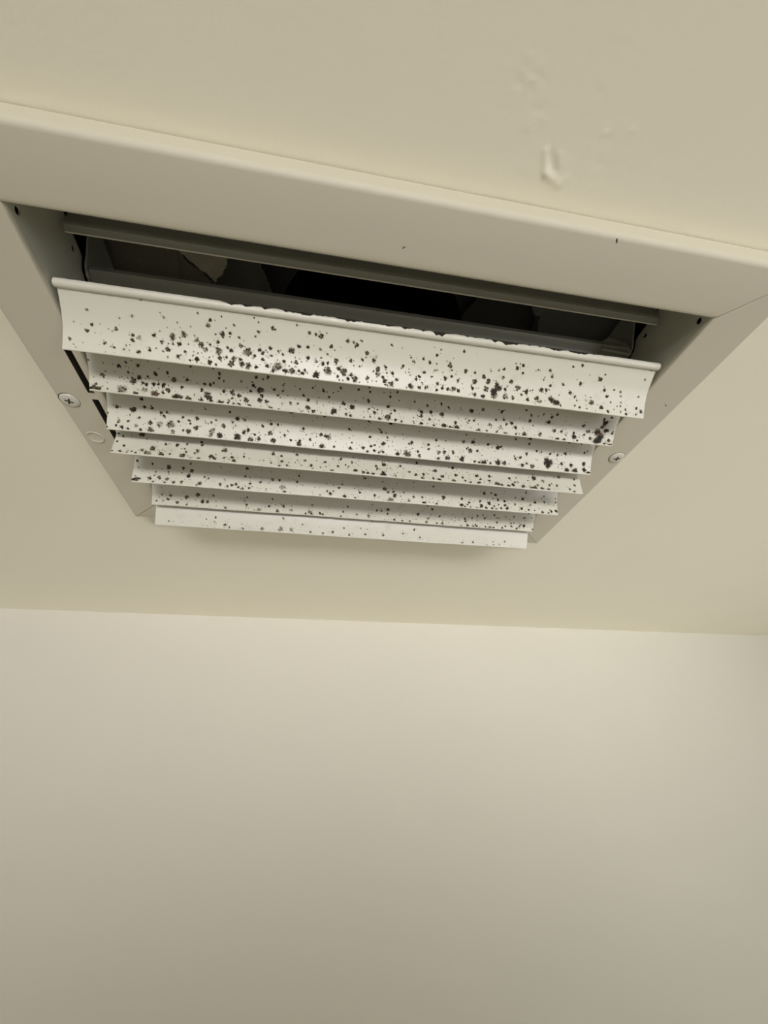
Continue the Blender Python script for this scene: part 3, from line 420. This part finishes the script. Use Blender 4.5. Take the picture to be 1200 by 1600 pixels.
-104.5,18.3,0.91,0.7 -111,20,0.6,0.6 -97.3,23.3,1.21,0.75 -104.9,21.8,0.6,0.5 -84.3,25.5,1.02,0.6 -94.1,25.1,0.81,0.5 -137.5,23.5,0.79,0.5 -85,22,0.61,0.4 -69.7,24.9,1.96,0.55 -56.3,24,2.47,0.5 -47.9,23.5,1.98,0.4 -54.8,15.5,0.99,0.4 -39.9,19.2,0.87,0.4 -33.4,24.6,1.25,0.4 -23.4,25.2,1,0.5 -16.3,23.4,1.26,0.6 -7.5,19.7,0.76,0.6 -3,24.7,1.14,0.6 5.8,19,0.76,0.4 9.9,23.6,1.02,0.5 14.3,13.1,0.77,0.3 24.1,23.3,1.28,0.6 40,20.9,0.9,0.5 49,17.1,1.04,0.7 54.3,23,1.04,0.6 106,11.7,0.64,0.7 90.6,25.1,1.27,0.3 99.4,24.4,0.95,0.6 117,22.8,0.64,0.5 127,21.8,0.72,0.7 122.8,24.6,0.48,0.6 117.8,25.1,0.64,0.4 111.5,25.8,1.12,0.3""".split('\n')


def mould_map(k, U, V, rs, SL):
    """Stain density on the blade front (U = X mm, V = mm down the blade)."""
    Dn = np.zeros_like(U); Rd = np.zeros_like(U)
    us = U[:, 0]; vs_ = V[0]

    def stamp(x, s, r, op, red, fuzz=1.0):
        m = r*1.9
        i0, i1 = np.searchsorted(us, [x-m, x+m]); j0, j1 = np.searchsorted(vs_, [s-m, s+m])
        if i1 <= i0 or j1 <= j0:
            return
        dx = U[i0:i1, j0:j1]-x; dy = V[i0:i1, j0:j1]-s
        th = np.arctan2(dy, dx); d = np.hypot(dx, dy)
        wob = 0
        for h, am in ((2, .16), (3, .15), (4, .10), (5, .10), (7, .08), (11, .06), (17, .05)):
            wob = wob+rs.uniform(0.4, 1.0)*am*np.sin(h*th+rs.uniform(0, 6.28))
        q = d/(r*(0.95+fuzz*wob))
        q = np.where(q < 0, 9, q)+(rs.uniform(-.22, .22, d.shape) if r > 0.5 else 0)
        a = np.clip((1.32-q)/0.80, 0, 1)
        a = a*a*(3-2*a)*op
        if r > 0.9:                                    # colonies break up into filaments
            g = rs.uniform(0, 1, a.shape)
            a = a*np.clip(0.74+0.5*g, 0, 1)
        S_ = Dn[i0:i1, j0:j1]
        if red:
            Rd[i0:i1, j0:j1] = np.maximum(Rd[i0:i1, j0:j1], a)
        Dn[i0:i1, j0:j1] = 1-(1-S_)*(1-a)
    for tok in SPOTS[k].split():
        v = [float(t) for t in tok.split(',')]
        x, s, r, op = v[:4]
        big = r > 0.8
        if big:                                        # a soft patch peppered with denser dots
            stamp(x, s, r*0.82, min(1, op*(0.95 if op > .9 else 0.72)), len(v) > 4)
            for _ in range(int(3+r*3.5)):
                a = rs.uniform(0, 6.28); rr = r*0.8*math.sqrt(rs.uniform(0, 1))
                stamp(x+rr*math.cos(a), s+rr*math.sin(a), rs.uniform(0.24, 0.46), min(1, op*1.25), 0)
        else:
            stamp(x, s, max(r*0.95, 0.34), min(1, op*1.25), len(v) > 4)
        # satellites
        for _ in range(rs.poisson(1.6 if big else 0.5)):
            a = rs.uniform(0, 6.28); rr = r*rs.uniform(1.1, 2.6)
            stamp(x+rr*math.cos(a), s+rr*math.sin(a), rs.uniform(0.20, 0.42), op*rs.uniform(.5, 1.0), 0)
    # specks too small to list, thicker towards the lower lip
    dens = [330, 380, 330, 300, 300, 300, 170][k]
    mid = [(-60, 70), (0, 90), (0, 95), (0, 95), (30, 90), (50, 80), (0, 95)][k]
    for _ in range(dens):
        x = rs.uniform(-145, 145)
        if rs.uniform() > 0.35+0.65*math.exp(-((x-mid[0])/mid[1])**2):
            continue
        s = SL*(1-abs(rs.normal(0, 0.14 if k == 6 else 0.30)))
        if s < 1.5:
            continue
        stamp(x, s, rs.uniform(0.20, 0.42), rs.uniform(0.4, 1.0)*(0.6 if k == 6 else 1), 0, 0.6)
    for _ in range(26):                                # faint yellowish bloom
        x = rs.uniform(-140, 140); s = SL*rs.uniform(0.45, 0.95)
        stamp(x, s, rs.uniform(1.0, 3.0), rs.uniform(0.02, 0.07), 0)
    keep = np.clip((SL-0.30-V)/0.35, 0, 1)             # mould fades out before the very edge
    return Dn*keep, Rd*keep


def blade(k, py, ang, parent):
    rs = np.random.RandomState(100+k)
    shape = SHAPES[1] if k == 6 else SHAPES[0]
    SL = shape[1][-1]
    step = 0.32 if k < 4 else 0.40
    nx = int(2*XE/step)
    nv = int(SL/step)
    xs = np.linspace(-XE, XE, nx)
    sf = np.linspace(0, SL-0.02, nv)
    front = at_s(sf, shape)
    # section of the sheet: front, rounded lip, back, then the rolled bead
    tan = np.gradient(front, axis=0); tan /= np.linalg.norm(tan, axis=1)[:, None]
    nrm = np.stack([tan[:, 1], -tan[:, 0]], -1)        # towards the viewer's side
    th = 0.95
    back = at_s(np.linspace(SL-0.1, 0, 14), shape)
    bn = np.array([nrm[min(nv-1, int(i))] for i in np.linspace(nv-1, 0, 14)])
    back = back-bn*th
    lip_c = front[-1]-nrm[-1]*th/2
    lip = [lip_c+(nrm[-1]*math.cos(a)+tan[-1]*math.sin(a))*th/2 for a in np.linspace(0.35, math.pi-0.35, 5)]
    sec = np.vstack([front, lip, back])
    n = len(sec)
    c, s_ = math.cos(ang), math.sin(ang)

    def place(P):
        return np.stack([P[..., 0]*c-P[..., 1]*s_+py, P[..., 0]*s_+P[..., 1]*c-6.0], -1)
    P2 = place(sec)
    V3 = np.zeros((nx, n, 3))
    V3[..., 0] = xs[:, None]
    V3[..., 1:] = P2[None]
    # the lip is not dead straight; one or two small dents
    wav = 0.10*np.sin(xs/37+k*1.7)+0.07*np.sin(xs/13.1+k)
    w = np.concatenate([sf/SL, np.ones(5), np.linspace(1, 0, 14)])
    V3[..., 2] += wav[:, None]*w[None]
    idx = np.arange(nx*n).reshape(nx, n)
    a = idx[:-1]; b_ = idx[1:]
    quads = np.stack([a, np.roll(a, -1, 1), np.roll(b_, -1, 1), b_], -1).reshape(-1, 4)
    U, V = np.meshgrid(xs, sf, indexing='ij')
    Dn, Rd = mould_map(k, U, V, rs, SL)
    colr = np.zeros((nx, n, 4)); colr[..., 3] = 1
    colr[:, :nv, 0] = Dn; colr[:, :nv, 1] = Rd
    for j in range(5):
        colr[:, nv+j, 0] = 0.0
    nb = 0
    verts = V3.reshape(-1, 3); cols = colr.reshape(-1, 4)
    caps = [tuple(int(i) for i in idx[0]), tuple(int(i) for i in idx[-1][::-1])]
    allf = quads.tolist()+caps
    me = bpy.data.meshes.new('louver_blade')
    me.from_pydata((verts/1000).tolist(), [], allf)
    at_ = me.attributes.new('mould', 'FLOAT_COLOR', 'POINT')
    at_.data.foreach_set('color', cols.ravel())
    sm = np.ones(len(allf), bool); sm[-2:] = False
    me.polygons.foreach_set('use_smooth', sm)
    o = link('louver_blade', me, M_blade, parent)
    # rolled bead along the hinge edge, grimed with a ragged dark crust on top
    xb = np.linspace(-XE-1.2, XE+1.0, 900)
    nb = 72; R = 2.05
    A = np.linspace(0, 2*math.pi, nb, endpoint=False)
    ring = np.stack([R*np.cos(A), R*np.sin(A)], -1)
    ring = np.stack([ring[:, 0]+py, ring[:, 1]-6.0], -1)
    B3 = np.zeros((len(xb), nb, 3)); B3[..., 0] = xb[:, None]; B3[..., 1:] = ring[None]
    for e, sc in ((0, .45), (1, .8), (-1, .45), (-2, .8)):
        B3[e, :, 1] = py+(ring[:, 0]-py)*sc; B3[e, :, 2] = -6+(ring[:, 1]+6)*sc
    idb = np.arange(len(xb)*nb).reshape(-1, nb); a = idb[:-1]; b_ = idb[1:]
    qb = np.stack([a, b_, np.roll(b_, -1, 1), np.roll(a, -1, 1)], -1).reshape(-1, 4).tolist()
    qb += [tuple(int(i) for i in idb[0]), tuple(int(i) for i in idb[-1][::-1])]
    edge = np.zeros(len(xb))
    for p in (1.3, 2.1, 3.1, 6.9):
        knots = rs.uniform(-1, 1, int(300/p)+4)
        edge += np.interp(xb, np.linspace(-152, 152, len(knots)), knots)*0.11*(p/4)**0.4
    notch = np.clip(np.interp(xb, np.linspace(-152, 152, 190), rs.uniform(0, 1, 190)**5), 0, 1)*0.42
    on = np.clip((xb+95)/25, 0, 1)*np.clip((125-xb)/20, 0, 1)
    cb = np.zeros((len(xb), nb, 4)); cb[..., 3] = 1
    lim = (math.radians(186)+(edge*2.6+notch*1.6)*on-0.9*(1-on))[:, None]
    Apos = A[None, :]*np.ones((len(xb), 1))
    top = (Apos < lim) & (Apos > math.radians(20))
    cb[..., 0] = np.where(top, 0.96*on[:, None], 0)
    mb = bpy.data.meshes.new('bead')
    mb.from_pydata((B3.reshape(-1, 3)/1000).tolist(), [], qb)
    at_ = mb.attributes.new('mould', 'FLOAT_COLOR', 'POINT')
    at_.data.foreach_set('color', cb.ravel())
    mb.polygons.foreach_set('use_smooth', [True]*len(mb.polygons))
    link('bead', mb, M_blade, o)
    return o


BL = [(-68.0, 1.0), (-43.5, 8.0), (-16.0, -1.0), (7.5, -30.5), (33.5, -17.0), (63.0, 5.0), (88.0, 0.0)]
for k, (py, an) in enumerate(BL):
    o = blade(k, py, math.radians(an), vent)
    if k == 6:
        o['label'] = 'last louvre by the wall, almost free of mould'


# --- screws and the filled hole
def screw(x, y, rot):
    r = 0.0050
    # a countersunk shadow gap around a slightly domed head
    prof = [(0.0, 0.0010), (r*0.45, 0.00095), (r*0.75, 0.0008), (r*0.93, 0.0005), (r, 0.0001), (r, -0.0006)]
    n = 48; v = []; f = []
    for rr, h in prof[1:]:
        v += [(x+rr*math.cos(2*math.pi*i/n), y+rr*math.sin(2*math.pi*i/n), -D-h) for i in range(n)]
    v.append((x, y, -D-0.0010)); c = len(v)-1
    for i in range(n):
        f.append((c, (i+1) % n, i))
        for j in range(len(prof)-2):
            f.append((j*n+i, j*n+(i+1) % n, (j+1)*n+(i+1) % n, (j+1)*n+i))
    s = mesh('screw', v, f, M_screw, vent, True)
    # cross recess, its shade painted as a dark slab
    w, l = 0.00045, 0.0021
    pl = [(l, -w), (l, w), (w, w), (w, l), (-w, l), (-w, w), (-l, w), (-l, -w), (-w, -w), (-w, -l), (w, -l), (w, -w)]
    ca, sa = math.cos(rot), math.sin(rot)
    pl = [(x+a*ca-b_*sa, y+a*sa+b_*ca) for a, b_ in pl]
    slab('cross_recess', pl, -D-0.00108, -D-0.0002, M_slot, s)
    # shade of the countersink gap, painted as a dark ring
    v = []; f = []
    for rr in (r-0.0001, r+0.0005):
        v += [(x+rr*math.cos(2*math.pi*i/n), y+rr*math.sin(2*math.pi*i/n), -D-0.00006) for i in range(n)]
    # thicker on the side away from the room
    for i in range(n):
        a = 2*math.pi*i/n
        k = 0.35+0.65*max(0, math.sin(a-math.radians(-60)+math.pi))
        rr = r+0.0005*k
        v[n+i] = (x+rr*math.cos(a), y+rr*math.sin(a), -D-0.00003)
        f.append((i, (i+1) % n, n+(i+1) % n, n+i))
    mesh('countersink_rim', v, f, M_slot, s)
    return s


o = screw(-0.1684, -0.0012, 0.35)
o['label'] = 'screw in the left rail'
o = screw(0.1682, -0.0004, -0.3)
o['label'] = 'screw in the right rail'


def plug(x, y, r, h):
    n = 40; v = []; f = []
    for rr, z in ((r+0.0004, -D+0.0001), (r+0.00015, -D-h), (r-0.0002, -D-h), (r-0.0005, -D-h*0.15), (r*0.5, -D-h*0.1)):
        v += [(x+rr*math.cos(2*math.pi*i/n), y+rr*math.sin(2*math.pi*i/n), z) for i in range(n)]
    for i in range(n):
        for j in range(4):
            f.append((j*n+i, j*n+(i+1) % n, (j+1)*n+(i+1) % n, (j+1)*n+i))
    f.append(tuple(4*n+i for i in range(n)))
    return mesh('hole_plug', v, f, M_rail, vent, True)


plug(-0.1668, 0.0290, 0.0046, 0.0004)

for (sx_, sy_, ln, wd, rt) in ((0.0822, -0.1237, 0.0011, 0.00028, 1.0), (0.1665, -0.0480, 0.0010, 0.0002, 0.6), (-0.0010, -0.1080, 0.0008, 0.00016, -0.7)):
    ca, sa = math.cos(rt), math.sin(rt)
    pts = [(ln, 0), (ln*.4, wd), (-ln*.5, wd*.8), (-ln, 0), (-ln*.3, -wd), (ln*.5, -wd*.7)]
    slab('dirt_speck', [(sx_+a*ca-c_*sa, sy_+a*sa+c_*ca) for a, c_ in pts], -D-0.00012, -D+0.0001, M_slot, vent)

# --- damper: an inner steel frame with overlapping flaps above the louvres
fr = bpy.data.objects.new('damper', None)
COL.objects.link(fr); fr.parent = vent
DX = 0.1462


def side_plate(sx):
    v = []
    out = [(-0.0585, 0.0175), (0.098, 0.0175), (0.098, 0.044), (-0.072, 0.044), (-0.0688, 0.0310), (-0.0642, 0.0245), (-0.0622, 0.0205)]
    n = len(out)
    for dx in (0, 0.0008):
        v += [(sx*(DX+dx), y, z) for y, z in out]
    f = [tuple(range(n)), tuple(range(n, 2*n))] + [(i, (i+1) % n, n+(i+1) % n, n+i) for i in range(n)]
    return mesh('side_plate', v, f, M_side, fr)


side_plate(-1)
side_plate(1)


def pivot(sx, y, z):
    n = 24; v = []; f = []
    for rr, h in ((0.0021, 0), (0.0019, 0.0006), (0.0012, 0.0007), (0.0010, 0.0003), (0.0005, 0.0003)):
        v += [(sx*(DX-h), y+rr*math.cos(2*math.pi*i/n), z+rr*math.sin(2*math.pi*i/n)) for i in range(n)]
    for i in range(n):
        for j in range(4):
            f.append((j*n+i, j*n+(i+1) % n, (j+1)*n+(i+1) % n, (j+1)*n+i))
    f.append(tuple(4*n+i for i in range(n)))
    return mesh('pivot_pin', v, f, M_side, fr, True)


def flap(py, pz, lit_edge=True):
    """Ribbed damper flap: section hangs from a rib to a hemmed edge at its far side."""
    t = 0.0007
    line = [(-0.0270, 0.0120), (-0.0190, 0.0105), (-0.0100, 0.0092), (-0.0062, 0.0088), (-0.0036, 0.0084), (-0.0031, 0.0040),
            (-0.0029, 0.0019), (-0.0024, 0.0013), (-0.0018, 0.0015), (-0.0008, 0.0008), (0.0, 0.0)]
    low = [(py+y, pz+z) for y, z in line]
    hem = [(py+0.0008, pz+0.0003), (py+0.0008, pz+0.0010)]
    upp = [(py+y, pz+z+t+0.0003) for y, z in line[::-1]]
    prof = low+hem+upp
    n = len(prof)
    me_ = [0]*n
    if lit_edge:
        me_[10] = 1  # pale enamel on the hem stands in for its lit edge
    return extrude_x('damper_flap', prof, -0.1458, 0.1458, [M_galv, M_rail], fr, True, me_)


flap(-0.0798, 0.0140)


def flap2(py, pz):
    """The same flap seen from its raised near edge: rolled front rib, then falling away."""
    pts = [(0.0, 0.0)]
    line = [(0.0000, 0.0000), (-0.0012, -0.0016), (-0.0008, -0.0034), (0.0010, -0.0046), (0.0032, -0.0050), (0.0048, -0.0066),
            (0.0062, -0.0084), (0.0120, -0.0090), (0.0230, -0.0100)]
    low = [(py+y, pz+z) for y, z in line]
    upp = [(py+y+0.0004, pz+z+0.0009) for y, z in line[::-1]]
    return extrude_x('damper_flap', low+upp, -0.1452, 0.1452, M_galv, fr, True)


for y in (-0.0600, -0.0160, 0.0280, 0.0690):
    flap2(y, 0.0225)
    pivot(-1, y+0.0020, 0.0188)
    pivot(1, y+0.0020, 0.0188)
# bent retaining ear at the right end of the second flap
v = [(0.1440, -0.0612, 0.0240), (0.1290, -0.0606, 0.0228), (0.1330, -0.0612, 0.0262), (0.1355, -0.0606, 0.0272), (0.1425, -0.0600, 0.0258),
     (0.1440, -0.0600, 0.0150), (0.1270, -0.0600, 0.0165)]
v2 = [(a, b_+0.0012, c) for a, b_, c in v]
order = [0, 5, 6, 1, 2, 3, 4]
mesh('retaining_ear', v+v2, [tuple(order), tuple(i+7 for i in order)] + [(order[i], order[(i+1) % 7], order[(i+1) % 7]+7, order[i]+7) for i in range(7)], M_side, fr)

# ---------------------------------------------------------------- the duct above the ceiling
duct = bpy.data.objects.new('air_duct', None)
COL.objects.link(duct)
duct['label'] = 'dark torn air duct visible through the gap above the top louvre'
duct['category'] = 'duct'


def boot():
    bx, by, z0, z1 = 0.1583, 0.1100, 0.0002, 0.0780
    R, n = 0.066, 64
    v = []; f = []

    def loop(fn):
        s = len(v)
        for i in range(n):
            v.append(fn(2*math.pi*(i+0.5)/n))
        return s

    def rect(z):
        def g(a):
            c, s = math.cos(a), math.sin(a)
            k = min(bx/abs(c) if abs(c) > 1e-6 else 9, by/abs(s) if abs(s) > 1e-6 else 9)
            return (c*k, s*k, z)
        return g
    ls = [loop(rect(z0)), loop(rect(z1)), loop(lambda a: (R*math.cos(a), R*math.sin(a), z1+0.004)),
          loop(lambda a: (R*math.cos(a), R*math.sin(a), z1+0.22))]
    for a, b_ in zip(ls, ls[1:]):
        for i in range(n):
            f.append((a+i, a+(i+1) % n, b_+(i+1) % n, b_+i))
    f.append(tuple(ls[3]+i for i in range(n)))
    me = bpy.data.meshes.new('duct_boot')
    me.from_pydata(v, [], f)
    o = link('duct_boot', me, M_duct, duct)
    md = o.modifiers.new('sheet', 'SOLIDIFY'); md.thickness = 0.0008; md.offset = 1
    return o


boot()
rs = np.random.RandomState(5)


def ragged(pts, amp, n=7):
    out = []
    for (ax, ay), (bx, by) in zip(pts, pts[1:]+pts[:1]):
        for i in range(n):
            t = i/n
            k = amp if i else 0
            out.append((ax+(bx-ax)*t+rs.uniform(-k, k), ay+(by-ay)*t+rs.uniform(-k, k)))
    return out


slab('insulation_batt', ragged([(-0.1555, -0.100), (-0.1140, -0.100), (-0.1112, -0.0585), (-0.1062, -0.0534), (-0.0984, -0.0447),
                                (-0.0994, -0.030), (-0.108, 0.03), (-0.112, 0.095), (-0.1555, 0.095)], 0.0006), 0.050, 0.062, M_insul, duct,
     lambda x, y: 0.0012*math.sin(x*260+y*90))
slab('paper_flap', ragged([(-0.120, -0.085), (-0.083, -0.085), (-0.0852, -0.0620), (-0.0868, -0.0575), (-0.0890, -0.0535), (-0.0917, -0.0500),
                           (-0.0945, -0.0464), (-0.0977, -0.0499), (-0.1043, -0.0555), (-0.1110, -0.0614)], 0.0005), 0.0460, 0.0466, M_card, duct,
     lambda x, y: 0.0010*math.sin(x*180-y*130))
slab('liner_sheet', ragged([(-0.112, -0.095), (-0.078, -0.095), (-0.0735, -0.0552), (-0.0693, -0.0459), (-0.0652, -0.0347), (-0.064, 0.05),
                            (-0.11, 0.05)], 0.0007), 0.0640, 0.0648, M_sheet, duct, lambda x, y: 0.0008*math.sin(x*200))
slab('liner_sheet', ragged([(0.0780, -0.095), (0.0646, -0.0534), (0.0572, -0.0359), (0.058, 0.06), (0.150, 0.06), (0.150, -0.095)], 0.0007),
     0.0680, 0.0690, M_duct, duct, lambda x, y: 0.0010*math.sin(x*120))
slab('paper_flap', ragged([(0.0870, -0.080), (0.105, -0.080), (0.0996, -0.0613), (0.0975, -0.0556), (0.0937, -0.0562), (0.0879, -0.0625)], 0.0004),
     0.0462, 0.0467, M_sheet, duct, lambda x, y: 0.0010*math.sin(x*150))
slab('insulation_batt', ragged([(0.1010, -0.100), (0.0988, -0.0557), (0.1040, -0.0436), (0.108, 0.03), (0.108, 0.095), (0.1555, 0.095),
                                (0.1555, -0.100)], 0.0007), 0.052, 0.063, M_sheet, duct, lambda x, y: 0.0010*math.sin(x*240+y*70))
